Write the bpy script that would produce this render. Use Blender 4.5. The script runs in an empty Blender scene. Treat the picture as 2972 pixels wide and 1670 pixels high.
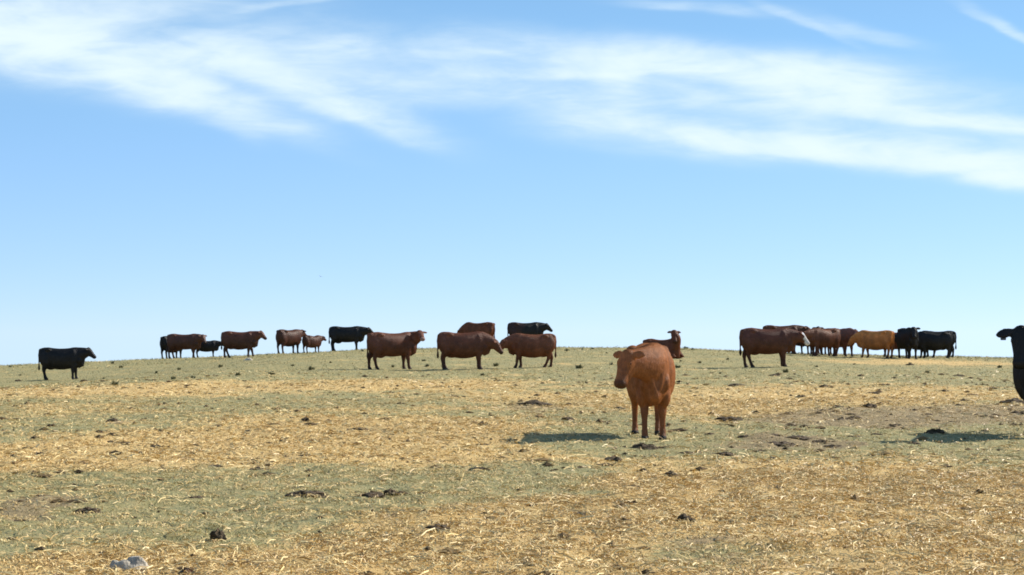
import bpy, math, random
import numpy as np
from mathutils import Vector, noise

rng = np.random.default_rng(7)
random.seed(7)
scene = bpy.context.scene
COL = scene.collection
PI = math.pi

# ------------------------------------------------------------------ camera
CAM_H = 1.535
F = 5000.0                       # focal length in photograph pixels (2972 wide)
HOR = 965.0                      # row of the eye-level horizon in the photograph
cam_d = bpy.data.cameras.new('camera')
cam = bpy.data.objects.new('camera', cam_d)
COL.objects.link(cam)
cam.location = (0, 0, CAM_H)
cam.rotation_euler = (math.radians(90) + math.atan((HOR - 835) / F), 0, 0)
cam_d.sensor_width = 36.0
cam_d.lens = F / 2972 * 36.0
cam_d.clip_start = 0.1
cam_d.clip_end = 6000
scene.camera = cam

# ------------------------------------------------------------------ view transform, sun
scene.view_settings.view_transform = 'Standard'
scene.view_settings.look = 'None'
scene.view_settings.gamma = 1
scene.cycles.filter_width = 1.8
scene.view_settings.exposure = 0.62
SUN_EL = math.radians(34)
sun_az_vec = Vector((0.91, 0.41, 0)).normalized()          # horizontal direction towards the sun
sd = bpy.data.lights.new('sun', 'SUN')
sd.energy = 5.0
sd.angle = math.radians(0.6)
sd.color = (1.0, 0.93, 0.82)
sun = bpy.data.objects.new('sun', sd)
COL.objects.link(sun)
to_sun = Vector((sun_az_vec.x * math.cos(SUN_EL), sun_az_vec.y * math.cos(SUN_EL), math.sin(SUN_EL)))
sun.rotation_euler = (-to_sun).to_track_quat('-Z', 'Y').to_euler()
sun.location = (20, 10, 30)

# ------------------------------------------------------------------ node helper
class NT:
    def __init__(s, tree):
        s.t = tree
    def n(s, kind, **kw):
        nd = s.t.nodes.new(kind)
        for k, v in kw.items():
            setattr(nd, k, v)
        return nd
    def link(s, a, b):
        s.t.links.new(a, b)
    def put(s, sock, v):
        if hasattr(v, 'is_output') or isinstance(v, bpy.types.NodeSocket):
            s.t.links.new(v, sock)
        else:
            sock.default_value = v
    def m(s, op, a, b=None, c=None, clamp=False):
        nd = s.n('ShaderNodeMath', operation=op, use_clamp=clamp)
        s.put(nd.inputs[0], a)
        if b is not None: s.put(nd.inputs[1], b)
        if c is not None: s.put(nd.inputs[2], c)
        return nd.outputs[0]
    def noise(s, vec, scale, detail=4, rough=0.55, dist=0.0):
        nd = s.n('ShaderNodeTexNoise')
        s.put(nd.inputs['Vector'], vec)
        nd.inputs['Scale'].default_value = scale
        nd.inputs['Detail'].default_value = detail
        nd.inputs['Roughness'].default_value = rough
        nd.inputs['Distortion'].default_value = dist
        return nd.outputs['Fac']
    def mapr(s, v, a, b, c=0.0, d=1.0, smooth=True):
        nd = s.n('ShaderNodeMapRange', interpolation_type='SMOOTHSTEP' if smooth else 'LINEAR')
        s.put(nd.inputs['Value'], v)
        nd.inputs['From Min'].default_value = a
        nd.inputs['From Max'].default_value = b
        nd.inputs['To Min'].default_value = c
        nd.inputs['To Max'].default_value = d
        return nd.outputs['Result']
    def mix(s, f, a, b, blend='MIX'):
        nd = s.n('ShaderNodeMix', data_type='RGBA', blend_type=blend)
        s.put(nd.inputs[0], f)
        s.put(nd.inputs[6], a if not isinstance(a, tuple) else (*a, 1) if len(a) == 3 else a)
        s.put(nd.inputs[7], b if not isinstance(b, tuple) else (*b, 1) if len(b) == 3 else b)
        return nd.outputs[2]
    def vmap(s, vec, scale=(1, 1, 1), rot=(0, 0, 0), loc=(0, 0, 0)):
        nd = s.n('ShaderNodeMapping')
        s.put(nd.inputs['Vector'], vec)
        nd.inputs['Scale'].default_value = scale
        nd.inputs['Rotation'].default_value = rot
        nd.inputs['Location'].default_value = loc
        return nd.outputs[0]
    def comb(s, x, y, z):
        nd = s.n('ShaderNodeCombineXYZ')
        s.put(nd.inputs[0], x); s.put(nd.inputs[1], y); s.put(nd.inputs[2], z)
        return nd.outputs[0]

# ------------------------------------------------------------------ sky
world = bpy.data.worlds.new('World')
scene.world = world
world.use_nodes = True
wt = world.node_tree
wt.nodes.clear()
W = NT(wt)
tc = W.n('ShaderNodeTexCoord')
sep = W.n('ShaderNodeSeparateXYZ')
W.link(tc.outputs['Generated'], sep.inputs[0])
dx, dy, dz = sep.outputs[0], sep.outputs[1], sep.outputs[2]
zc = W.m('MAXIMUM', dz, 0.0)
zc = W.m('MULTIPLY_ADD', zc, 1.7, 0.085)           # lift the sampling row so that the crest never meets the dark below-horizon sky
sky = W.n('ShaderNodeTexSky', sky_type='NISHITA')
sky.sun_disc = False
sky.sun_elevation = SUN_EL
sky.sun_rotation = math.atan2(sun_az_vec.x, sun_az_vec.y)
sky.air_density = 1.0
sky.dust_density = 0.6
sky.ozone_density = 1.4
W.link(W.comb(W.m('MULTIPLY', dx, 0.4), dy, zc), sky.inputs['Vector'])
# the deep cyan-blue of this dry air: paler and warmer low down, bluer higher up
tint = W.mix(W.mapr(dz, 0.0, 0.16, smooth=False), (1.15, 1.19, 1.40), (1.21, 1.54, 1.58))
skyc = W.mix(1.0, sky.outputs[0], tint, 'MULTIPLY')

# high thin cloud, laid out by direction (azimuth and elevation tangents round the view to the north)
ay = W.m('MAXIMUM', W.m('ABSOLUTE', dy), 0.05)
cu = W.m('DIVIDE', dx, ay)
cv = W.m('DIVIDE', dz, ay)
base = W.comb(cu, cv, W.m('MULTIPLY', dy, 0.5))
stre = W.vmap(base, scale=(5, 16, 1), rot=(0, 0, math.radians(6)))
wn = W.n('ShaderNodeTexNoise'); W.link(stre, wn.inputs['Vector'])
wn.inputs['Scale'].default_value = 1.6; wn.inputs['Detail'].default_value = 7
wsep = W.n('ShaderNodeSeparateColor'); W.link(wn.outputs['Color'], wsep.inputs[0])
u2 = W.m('MULTIPLY_ADD', W.m('SUBTRACT', wsep.outputs[0], 0.5), 0.034, cu)
v2 = W.m('MULTIPLY_ADD', W.m('SUBTRACT', wsep.outputs[1], 0.5), 0.016, cv)
# (az px, row px, half length, half height, slope down to the right in degrees, density), photograph pixels -> tangents
CLOUDS = [
    (100, 150, 260, 95, 8, .60), (330, 215, 330, 70, 14, .55), (440, 150, 420, 42, 2, .45), (560, 288, 260, 46, 17, .72), (680, 360, 80, 36, 24, .30),
    (900, 275, 250, 42, 20, .62), (1090, 350, 130, 28, 20, .34), (860, 190, 420, 60, 3, .28), (260, 60, 430, 85, 0, .42),
    (10, 60, 110, 170, 0, .42), (1280, 265, 330, 60, 0, .32), (1500, 140, 180, 42, 6, .42), (1640, 222, 220, 16, 3, .35), (1300, 180, 150, 50, -8, .25),
    (2130, 205, 330, 48, 2, 1.15), (1795, 235, 46, 70, 0, .60), (2400, 262, 320, 50, 9, .80), (2000, 285, 360, 45, 0, .45), (2250, 330, 380, 40, 4, .22),
    (2080, 410, 280, 34, 9, .75), (2750, 345, 340, 24, 6, .75), (2640, 465, 380, 44, 6, .95), (2960, 515, 200, 36, 8, .75), (2800, 420, 300, 50, 6, .22),
    (1850, 405, 270, 50, 8, .40), (1740, 375, 160, 45, 0, .25), (2060, 14, 170, 16, 3, .20), (2340, 52, 110, 12, 24, .22),
    (2510, 88, 130, 20, 13, .25), (2890, 62, 120, 14, 27, .18), (2970, 110, 60, 16, 30, .22), (820, 5, 130, 9, -8, .22),
    (1120, 130, 260, 60, 0, .15), (2850, 300, 260, 50, 8, .18),
]
dens = None
for (px, py, rx, ry, ang, amp) in CLOUDS:
    u0, v0 = (px - 1486) / F, (HOR - py) / F
    a = math.radians(ang)
    du = W.m('SUBTRACT', u2, u0); dv = W.m('SUBTRACT', v2, v0)
    p = W.m('MULTIPLY_ADD', du, math.cos(a), W.m('MULTIPLY', dv, -math.sin(a)))
    q = W.m('MULTIPLY_ADD', du, math.sin(a), W.m('MULTIPLY', dv, math.cos(a)))
    p = W.m('DIVIDE', p, rx * 1.12 / F); q = W.m('DIVIDE', q, ry * 1.15 / F)
    r = W.m('ADD', W.m('POWER', W.m('ABSOLUTE', p), 2.6), W.m('POWER', W.m('MAXIMUM', q, W.m('MULTIPLY', q, -1.5)), 2.6))
    g = W.m('MULTIPLY', W.m('EXPONENT', W.m('MULTIPLY', r, -0.8)), amp)
    dens = g if dens is None else W.m('ADD', dens, g)
fine = W.noise(W.vmap(base, scale=(9, 40, 1), rot=(0, 0, math.radians(7))), 1.6, 7, 0.55, 0.6)
hair = W.noise(W.vmap(base, scale=(18, 70, 1), rot=(0, 0, math.radians(14))), 2.2, 6, 0.6, 0.8)
mid = W.noise(W.vmap(base, scale=(7, 20, 1), rot=(0, 0, math.radians(9))), 1.3, 4, 0.5, 0.8)
big = W.noise(W.vmap(base, scale=(2, 7, 1), rot=(0, 0, math.radians(5))), 1.5, 4, 0.5)
dens = W.m('MULTIPLY', dens, W.mapr(fine, 0.3, 0.7, 0.56, 1.34))
dens = W.m('MULTIPLY', dens, W.mapr(hair, 0.3, 0.7, 0.86, 1.13))
dens = W.m('MULTIPLY', dens, W.mapr(mid, 0.32, 0.68, 0.55, 1.30))
side = W.mapr(W.m('ABSOLUTE', cu), 0.33, 0.6)       # the same thin veil goes on outside the view
veil = W.m('MULTIPLY', W.m('MULTIPLY', side, W.mapr(big, 0.45, 0.8)), 0.5)
dens = W.m('ADD', dens, veil)
dens = W.m('MULTIPLY', dens, W.mapr(dz, 0.0, 0.03))
dens = W.m('SUBTRACT', 1.0, W.m('EXPONENT', W.m('MULTIPLY', dens, -1.7)))
dens = W.m('MULTIPLY', dens, 0.97)
CLOUD_COL = (6.7, 7.8, 8.3, 1)
skyc = W.mix(dens, skyc, CLOUD_COL)
bg = W.n('ShaderNodeBackground')
W.link(skyc, bg.inputs['Color'])
bg.inputs['Strength'].default_value = 0.085
wo = W.n('ShaderNodeOutputWorld')
W.link(bg.outputs[0], wo.inputs['Surface'])

# ------------------------------------------------------------------ helpers
def tag(o, label=None, cat=None, group=None, kind=None):
    if label: o['label'] = label
    if cat: o['category'] = cat
    if group: o['group'] = group
    if kind: o['kind'] = kind
    return o

def mesh_obj(name, verts, faces, mat, parent=None, smooth=True):
    me = bpy.data.meshes.new(name)
    me.from_pydata([tuple(v) for v in verts], [], [tuple(f) for f in faces])
    me.materials.append(mat)
    if smooth:
        me.polygons.foreach_set('use_smooth', [True] * len(me.polygons))
    me.update()
    o = bpy.data.objects.new(name, me)
    COL.objects.link(o)
    if parent: o.parent = parent
    return o

def np_mesh(name, V, Q, mat, smooth=False):
    """quads as an (n,4) array"""
    me = bpy.data.meshes.new(name)
    me.vertices.add(len(V)); me.vertices.foreach_set('co', np.ascontiguousarray(V, dtype=np.float32).ravel())
    k = Q.shape[1]
    me.loops.add(Q.size); me.loops.foreach_set('vertex_index', np.ascontiguousarray(Q, dtype=np.int32).ravel())
    me.polygons.add(len(Q))
    me.polygons.foreach_set('loop_start', np.arange(0, Q.size, k, dtype=np.int32))
    me.polygons.foreach_set('use_smooth', np.full(len(Q), smooth, dtype=bool))
    me.update(calc_edges=True)
    me.materials.append(mat)
    o = bpy.data.objects.new(name, me)
    COL.objects.link(o)
    return o

def sstep(a, b, x):
    t = np.clip((x - a) / (b - a), 0, 1)
    return t * t * (3 - 2 * t)

# ------------------------------------------------------------------ terrain
_rx = np.array([-600, -120, -60, -34, -27, -21, -15.6, -11, -7.6, -2, 2, 6, 9.5, 13, 15.9, 20, 23.8, 27.3, 34, 60, 120, 600], float)
_rz = np.array([-3.0, -1.6, -0.9, -.45, -.25, .00, .21, .42, .60, .68, .70, .68, .63, .50, .36, .27, .20, .13, .05, -.4, -1.2, -3.0], float)
_tx = np.linspace(-600, 600, 6001)
_tz = np.interp(_tx, _rx, _rz)
_k = np.exp(-np.linspace(-2, 2, 17) ** 2); _k /= _k.sum()
_tz = np.convolve(np.pad(_tz, 8, mode='edge'), _k, mode='valid')

def sines(X, Y, seed, n, wl, ):
    r = np.random.default_rng(seed)
    out = np.zeros(np.broadcast(X, Y).shape)
    for i in range(n):
        a = r.uniform(0, 2 * PI); k = 2 * PI / (wl * r.uniform(.6, 1.6)); ph = r.uniform(0, 2 * PI)
        out = out + np.sin((X * np.cos(a) + Y * np.sin(a)) * k + ph)
    return out / math.sqrt(n)

def terrain(X, Y):
    X = np.asarray(X, float); Y = np.asarray(Y, float)
    R = np.interp(X, _tx, _tz)
    S = sstep(48, 95, Y)
    z = R * S
    z = z - 0.55 * sstep(-9, -20, X) * sstep(38, 66, Y) * (1 - sstep(76, 95, Y))
    d = np.maximum(Y - 92, 0)
    z = z - np.where(d < 24, 0.0011 * d ** 2, 0.0011 * 24 ** 2 + (d - 24) * 0.0528)
    z = z + 0.018 * sines(X, Y, 3, 6, 6.0) + 0.010 * sines(X, Y, 4, 6, 1.7)
    return z

def at(px, py):
    """world point where the sight line through a photograph pixel meets the pasture"""
    lo = 8.0
    ds = np.linspace(8, 105, 4000)
    zl = CAM_H - (py - HOR) / F * ds
    zt = terrain((px - 1486) / F * ds, ds)
    i = np.argmax(zl <= zt)
    if zl[i] > zt[i]: i = len(ds) - 1
    d = ds[i]
    return (px - 1486) / F * d, d

# ------------------------------------------------------------------ what grows where: straw litter (1) or grazed green turf (0), bare soil
# patches as (px, row, half width px, half height rows, weight) -> ellipses on the ground plane
STRAW = [
    (350, 1130, 520, 16, 1.0), (1000, 1118, 420, 16, .8), (1350, 1118, 300, 12, .5), (2300, 1150, 420, 38, .9), (2750, 1140, 300, 28, .6),
    (1500, 1150, 500, 22, .55), (900, 1255, 520, 55, .85), (250, 1315, 420, 45, 1.1), (700, 1300, 500, 35, .8), (1300, 1250, 380, 45, .75),
    (1300, 1330, 320, 22, .8), (2050, 1190, 200, 22, .7), (1700, 1180, 160, 16, .35),
    (2650, 1400, 520, 80, 1.1), (2250, 1420, 420, 60, 1.0), (1900, 1390, 200, 40, .6), (2700, 1580, 420, 120, 1.0), (1400, 1570, 460, 110, 1.1), (1750, 1500, 420, 60, 1.0),
    (800, 1640, 520, 60, 1.0), (250, 1640, 420, 45, .8), (1100, 1500, 120, 30, .4), (2750, 1052, 240, 8, 1.0), (2450, 1052, 120, 5, .5),
    (1000, 1680, 900, 40, .7), (2300, 1680, 900, 40, .6), (300, 1180, 300, 25, .4), (2000, 1240, 160, 18, .3),
]
GREEN = [
    (500, 1440, 520, 60, .9), (1200, 1420, 420, 45, .9), (100, 1480, 260, 60, .6), (2100, 1280, 380, 34, .8), (1700, 1260, 240, 28, .5),
    (300, 1500, 500, 50, .6), (2700, 1240, 300, 25, .5), (1650, 1370, 260, 25, .5), (1950, 1600, 260, 50, .55), (600, 1165, 420, 14, .5), (1050, 1145, 240, 10, .5),
    (200, 1235, 140, 26, .5),
]
SOIL = [
    (2650, 1202, 380, 26, 1.0), (2400, 1226, 220, 18, 1.0), (2900, 1185, 160, 18, .6), (110, 1462, 130, 30, .9), (1550, 1185, 140, 22, .6),
    (2300, 1280, 160, 24, .8), (2150, 1300, 160, 16, .5), (1990, 1560, 200, 50, .42), (1080, 1180, 200, 16, .3), (60, 1500, 120, 14, .5), (1500, 1100, 200, 8, .2),
    (2420, 1290, 90, 12, .6), (350, 1225, 60, 10, .5), (2150, 1620, 220, 40, .34), (1700, 1490, 90, 20, .4),
]
def prep(L):
    out = []
    for (px, py, hw, hh, w) in L:
        x0, y0 = at(px, py); _, ya = at(px, py - hh); _, yb = at(px, min(py + hh, 1900))
        out.append((x0, y0, hw / F * y0, max((ya - yb) / 2, .3), w))
    return out
STRAW, GREEN, SOIL = prep(STRAW), prep(GREEN), prep(SOIL)

def blobs(L, X, Y):
    t = np.zeros(X.shape)
    for (x0, y0, a, b, w) in L:
        r = ((X - x0) / a) ** 2 + ((Y - y0) / b) ** 2
        t += w * np.exp(-0.9 * r)
    return t
def cover(X, Y):
    n1 = sines(X, Y, 11, 10, 2.6); n2 = sines(X, Y, 12, 10, 0.9)
    s = blobs(STRAW, X, Y) - 0.75 * blobs(GREEN, X, Y) + 0.17 * n1 + 0.13 * n2 + .10 * sines(X, Y, 14, 8, 5.0)
    far = (np.abs(X) > 0.33 * np.maximum(Y, 10)) | (Y < 9)
    s = np.where(far, 0.45 + 0.35 * sines(X, Y, 13, 8, 9.0), s)
    s = .16 + .76 * sstep(-0.10, 1.05, s)
    e = sstep(0.2, 0.75, blobs(SOIL, X, Y) + 0.10 * n2 + .06 * n1)
    return s, e

# ------------------------------------------------------------------ materials
def new_mat(name):
    m = bpy.data.materials.new(name); m.use_nodes = True
    m.node_tree.nodes.clear()
    N = NT(m.node_tree)
    out = N.n('ShaderNodeOutputMaterial')
    b = N.n('ShaderNodeBsdfPrincipled')
    N.link(b.outputs[0], out.inputs['Surface'])
    return m, N, b

def ground_mat():
    m, N, b = new_mat('pasture')
    geo = N.n('ShaderNodeNewGeometry')
    P = geo.outputs['Position']
    a = N.n('ShaderNodeAttribute', attribute_name='straw').outputs['Fac']
    e = N.n('ShaderNodeAttribute', attribute_name='soil').outputs['Fac']
    n_f = N.noise(P, 34, 5, .65); n_m = N.noise(P, 7, 5, .6); n_l = N.noise(P, 1.1, 4, .55); n_xl = N.noise(P, 0.25, 3, .5)
    wob = N.m('MULTIPLY_ADD', N.m('SUBTRACT', n_m, .5), 1.7, a)
    wob = N.m('MULTIPLY_ADD', N.m('SUBTRACT', n_f, .5), 1.3, wob)
    f = N.mapr(wob, .2, .75)
    green = N.mix(N.mapr(n_m, .3, .7), (.246, .222, .094), (.338, .292, .142))
    green = N.mix(N.mapr(n_l, .35, .7), green, (.256, .247, .122))
    green = N.mix(N.m('MULTIPLY', N.mapr(n_f, .52, .78), .75), green, (.42, .33, .18))
    green = N.mix(N.m('MULTIPLY', N.mapr(n_f, .44, .28), .7), green, (.13, .11, .055))
    straw = N.mix(N.mapr(n_f, .3, .72), (.42, .275, .105), (.70, .51, .225))
    straw = N.mix(N.mapr(n_l, .35, .7), straw, N.mix(.5, straw, (.58, .385, .155)))
    straw = N.mix(N.m('MULTIPLY', N.mapr(n_m, .42, .25), .8), straw, (.38, .265, .115))
    c = N.mix(f, green, straw)
    soil = N.mix(N.mapr(n_f, .3, .7), (.20, .145, .075), (.35, .26, .150))
    ef = N.mapr(N.m('MULTIPLY_ADD', N.m('SUBTRACT', n_m, .5), 1.6, e), .25, .85)
    c = N.mix(N.m('MULTIPLY', ef, .85), c, soil)
    c = N.mix(N.m('MULTIPLY', N.mapr(n_xl, .3, .7), .14), c, (.17, .15, .08))
    N.link(c, b.inputs['Base Color'])
    b.inputs['Roughness'].default_value = .9
    b.inputs['Specular IOR Level'].default_value = .15
    bp = N.n('ShaderNodeBump'); bp.inputs['Strength'].default_value = .9; bp.inputs['Distance'].default_value = .05
    N.link(N.m('MULTIPLY_ADD', n_m, .8, N.m('MULTIPLY', n_f, .5)), bp.inputs['Height'])
    N.link(bp.outputs[0], b.inputs['Normal'])
    return m

def strand_mat(name, ramp, rough=.6, trans=.0):
    m, N, b = new_mat(name)
    geo = N.n('ShaderNodeNewGeometry')
    cr = N.n('ShaderNodeValToRGB')
    els = cr.color_ramp.elements
    els[0].position, els[0].color = ramp[0][0], (*ramp[0][1], 1)
    els[1].position, els[1].color = ramp[-1][0], (*ramp[-1][1], 1)
    for p, c in ramp[1:-1]:
        x = els.new(p); x.color = (*c, 1)
    N.link(geo.outputs['Random Per Island'], cr.inputs[0])
    N.link(cr.outputs[0], b.inputs['Base Color'])
    b.inputs['Roughness'].default_value = rough
    b.inputs['Specular IOR Level'].default_value = .3
    return m

M_GROUND = ground_mat()
M_STRAW = strand_mat('straw', [(0, (.34, .22, .085)), (.3, (.52, .36, .15)), (.7, (.67, .495, .21)), (1, (.80, .64, .32))], .5)
M_BLADE = strand_mat('turf', [(0, (.13, .125, .040)), (.35, (.235, .22, .085)), (.7, (.33, .30, .13)), (1, (.50, .41, .19))], .6)

def dung_mat(name, c1, c2, scale=14, fleck=(.30, .21, .11)):
    m, N, b = new_mat(name)
    tcn = N.n('ShaderNodeNewGeometry')
    n = N.noise(tcn.outputs['Position'], scale, 5, .65)
    n2 = N.noise(tcn.outputs['Position'], scale * 4, 4, .6)
    c = N.mix(N.mapr(n, .3, .7), c1, c2)
    c = N.mix(N.m('MULTIPLY', N.mapr(n2, .58, .75), .6), c, fleck)
    N.link(c, b.inputs['Base Color'])
    b.inputs['Roughness'].default_value = .85
    bp = N.n('ShaderNodeBump'); bp.inputs['Strength'].default_value = 1; bp.inputs['Distance'].default_value = .03
    N.link(n2, bp.inputs['Height']); N.link(bp.outputs[0], b.inputs['Normal'])
    return m
M_DUNG = dung_mat('dung', (.040, .026, .010), (.105, .066, .028))
M_DUNG_RED = dung_mat('dry_dung', (.085, .043, .020), (.19, .105, .055))
M_ROCK = dung_mat('rock', (.34, .30, .24), (.72, .64, .52), 5, (.45, .40, .32))

# ------------------------------------------------------------------ ground sheet
def axis(parts):
    out = [parts[0][0]]
    for (a, b, n, mode) in parts:
        t = np.linspace(0, 1, n + 1)[1:]
        out.extend(list(a + (b - a) * (t if mode == 0 else t ** mode if mode > 0 else 1 - (1 - t) ** (-mode))))
    return np.array(out)
xs = axis([(-600, -36, 24, -2.2), (-36, -9, 110, 0), (-9, 9, 280, 0), (9, 36, 110, 0), (36, 600, 24, 2.2)])
ys = axis([(-80, 8, 16, -1.8), (8, 34, 400, 0), (34, 112, 260, 0), (112, 900, 40, 2.0)])
GX, GY = np.meshgrid(xs, ys)
GZ = terrain(GX, GY)
st, so = cover(GX, GY)
near = (1 - sstep(60, 100, GY)) * sstep(2, 8, GY)
rough_n = np.zeros(GX.shape)
amp_mask = (GY > 4) & (GY < 104) & (np.abs(GX) < 38)
idx = np.argwhere(amp_mask)
vals = np.array([noise.fractal(Vector((GX[i, j] * 2.2, GY[i, j] * 2.2, 0)), 1.0, 2.0, 4) for i, j in idx])
rough_n[amp_mask] = vals
GZ = GZ + rough_n * (0.032 + 0.02 * so) * np.where(GY < 60, 1, .8)
nv = GX.size
ny_, nx_ = GX.shape
ii = np.arange(nv).reshape(ny_, nx_)
Q = np.stack([ii[:-1, :-1].ravel(), ii[:-1, 1:].ravel(), ii[1:, 1:].ravel(), ii[1:, :-1].ravel()], 1)
ground = np_mesh('ground', np.stack([GX.ravel(), GY.ravel(), GZ.ravel()], 1), Q, M_GROUND, smooth=True)
tag(ground, 'dry pasture rising to a low crest, straw and grazed turf', 'ground', kind='structure')
for nm, arr in (('straw', st), ('soil', so)):
    at_ = ground.data.attributes.new(nm, 'FLOAT', 'POINT')
    at_.data.foreach_set('value', arr.ravel().astype(np.float32))

def surf(x, y):
    """height of the ground sheet itself (bilinear in its grid)"""
    x = np.asarray(x, float); y = np.asarray(y, float)
    i = np.clip(np.searchsorted(xs, x) - 1, 0, len(xs) - 2); j = np.clip(np.searchsorted(ys, y) - 1, 0, len(ys) - 2)
    fx = (x - xs[i]) / (xs[i + 1] - xs[i]); fy = (y - ys[j]) / (ys[j + 1] - ys[j])
    return (GZ[j, i] * (1 - fx) * (1 - fy) + GZ[j, i + 1] * fx * (1 - fy) + GZ[j + 1, i] * (1 - fx) * fy + GZ[j + 1, i + 1] * fx * fy)

# ------------------------------------------------------------------ where the dung pats lie (photograph column, row, width, height)
BIG = [
    (895, 1436, 105, 20, 'long dark dung heap in the green turf left of the black topped heap'),
    (1078, 1442, 80, 18, 'dark dung heap touching the black topped heap on the green turf'),
    (1133, 1436, 42, 26, 'blackish upright clod at the right end of a dung heap in the green turf'),
    (634, 1570, 48, 42, 'tall dark clod standing up from the turf above the pale rock'),
    (1270, 1542, 76, 26, 'dark dung heap alone in the straw at the lower middle'),
    (1865, 1302, 80, 22, 'dark dung heap just below the hooves of the rusty red cow'),
    (1945, 1384, 50, 28, 'brown dung heap with a long low tail right of the middle straw'),
    (1985, 1512, 46, 32, 'dark clod on the bare patch at the lower right'),
    (2712, 1258, 62, 20, 'dark dung heap beside the shadow of the cut off black cow'),
    (258, 1482, 80, 20, 'dark dung heap left of the turf middle'),
    (1782, 1336, 56, 18, 'dung heap left below the hooves of the rusty red cow'),
    (2310, 1276, 80, 16, 'flat dark heap among bare soil below the white faced cow'),
    (1550, 1178, 95, 20, 'wide crumbled heap left of the rusty red cow'),
    (2115, 1222, 80, 14, 'long flat dung heap right of the rusty red cow'),
    (2158, 1410, 52, 16, 'dark flat dung heap in the right hand straw'),
    (668, 1336, 64, 12, 'long flat dung heap at the lower edge of the left straw band'),
    (2262, 1294, 90, 18, 'ragged dark heap left of the long shadow on the right'),
    (2938, 1170, 70, 18, 'dark dung heap beside the chest of the cut off black cow'),
]
SMALLS = [
    (330, 1224, 34, 12), (151, 1235, 26, 9), (104, 1273, 30, 11), (290, 1255, 26, 11), (327, 1284, 44, 10), (365, 1291, 36, 10), (456, 1297, 34, 12), (398, 1313, 42, 9), (120, 1320, 26, 8), (48, 1377, 22, 9),
    (796, 1235, 42, 9), (889, 1222, 26, 18), (721, 1252, 18, 9), (826, 1274, 26, 9), (885, 1325, 42, 10), (626, 1356, 42, 10), (763, 1358, 64, 12), (570, 1449, 56, 11), (62, 1507, 66, 12), (286, 1412, 24, 9), (330, 1412, 20, 9),
    (124, 1440, 50, 9), (124, 1590, 28, 18), (931, 1542, 18, 14), (282, 1567, 28, 11), (380, 1290, 20, 8), (940, 1440, 40, 10),
    (1647, 1219, 38, 11), (1522, 1313, 34, 14), (1890, 1305, 48, 12), (1390, 1365, 56, 14), (1866, 1367, 24, 16), (1228, 1427, 60, 10), (1199, 1556, 70, 12), (1680, 1500, 50, 18), (1398, 1235, 24, 14), (1274, 1230, 30, 12),
    (1313, 1151, 24, 8), (1041, 1250, 50, 10), (1400, 1292, 50, 10), (1765, 1224, 36, 8), (1796, 1188, 30, 8), (1905, 1300, 40, 12), (930, 1510, 20, 9), (600, 1490, 26, 9), (700, 1480, 50, 10), (420, 1420, 40, 9), (900, 1385, 24, 8),
    (2136, 1120, 46, 9), (2324, 1153, 32, 10), (2183, 1160, 24, 7), (2391, 1124, 30, 11), (2523, 1183, 42, 16), (2577, 1222, 38, 13), (2780, 1180, 26, 9), (2449, 1220, 70, 16), (2241, 1263, 46, 8), (2474, 1268, 46, 11), (2416, 1295, 64, 12),
    (2100, 1322, 60, 14), (2092, 1422, 24, 9), (2809, 1427, 36, 12), (2117, 1510, 44, 18), (2963, 1509, 28, 14), (2498, 1508, 16, 10), (2855, 1248, 26, 10), (2758, 1229, 20, 9), (2797, 1165, 24, 8), (2739, 1137, 30, 7), (2780, 1092, 40, 7),
    (2246, 1091, 38, 8), (2532, 1142, 34, 8), (2598, 1157, 44, 7), (2945, 1197, 30, 9), (2020, 1313, 40, 10), (2200, 1308, 40, 9), (2335, 1240, 30, 8), (2640, 1060, 20, 7), (2480, 1215, 40, 11), (1990, 1316, 44, 11),
    (2160, 1268, 44, 9), (2380, 1282, 50, 11), (2600, 1236, 36, 10), (2690, 1206, 44, 9), (2860, 1210, 36, 9), (2430, 1185, 30, 9), (2290, 1196, 28, 8), (2060, 1262, 36, 9), (2540, 1262, 40, 10), (2650, 1290, 40, 9), (2240, 1330, 36, 9), (2420, 1330, 30, 8), (1930, 1236, 30, 8), (2560, 1118, 30, 7), (2880, 1128, 30, 7),
    (245, 1108, 22, 8), (55, 1107, 20, 8), (430, 1105, 18, 6), (300, 1108, 16, 6),
]
_bare = []
for t_ in [b_[:4] for b_ in BIG] + SMALLS + [(545, 1664, 46, 26), (378, 1650, 118, 44)]:
    X_, Y_ = at(t_[0], t_[1]); _bare.append((X_, Y_, t_[2] / F * Y_ * .46))
def clear_of_dung(X, Y):
    ok = np.ones(X.shape, bool)
    for (x_, y_, r_) in _bare:
        ok &= ((X - x_) ** 2 + (Y - y_) ** 2 / .8) > r_ * r_
    return ok

# ------------------------------------------------------------------ loose straw and short turf (nobody could count them)
def scatter(n, y0, y1, half=0.34, power=1.0):
    Y = np.sqrt(rng.uniform(y0 ** 2, y1 ** 2, n)) if power == 1.0 else y0 + (y1 - y0) * rng.uniform(0, 1, n) ** power
    X = rng.uniform(-1, 1, n) * (half * Y + 1.0)
    return X, Y

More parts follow.
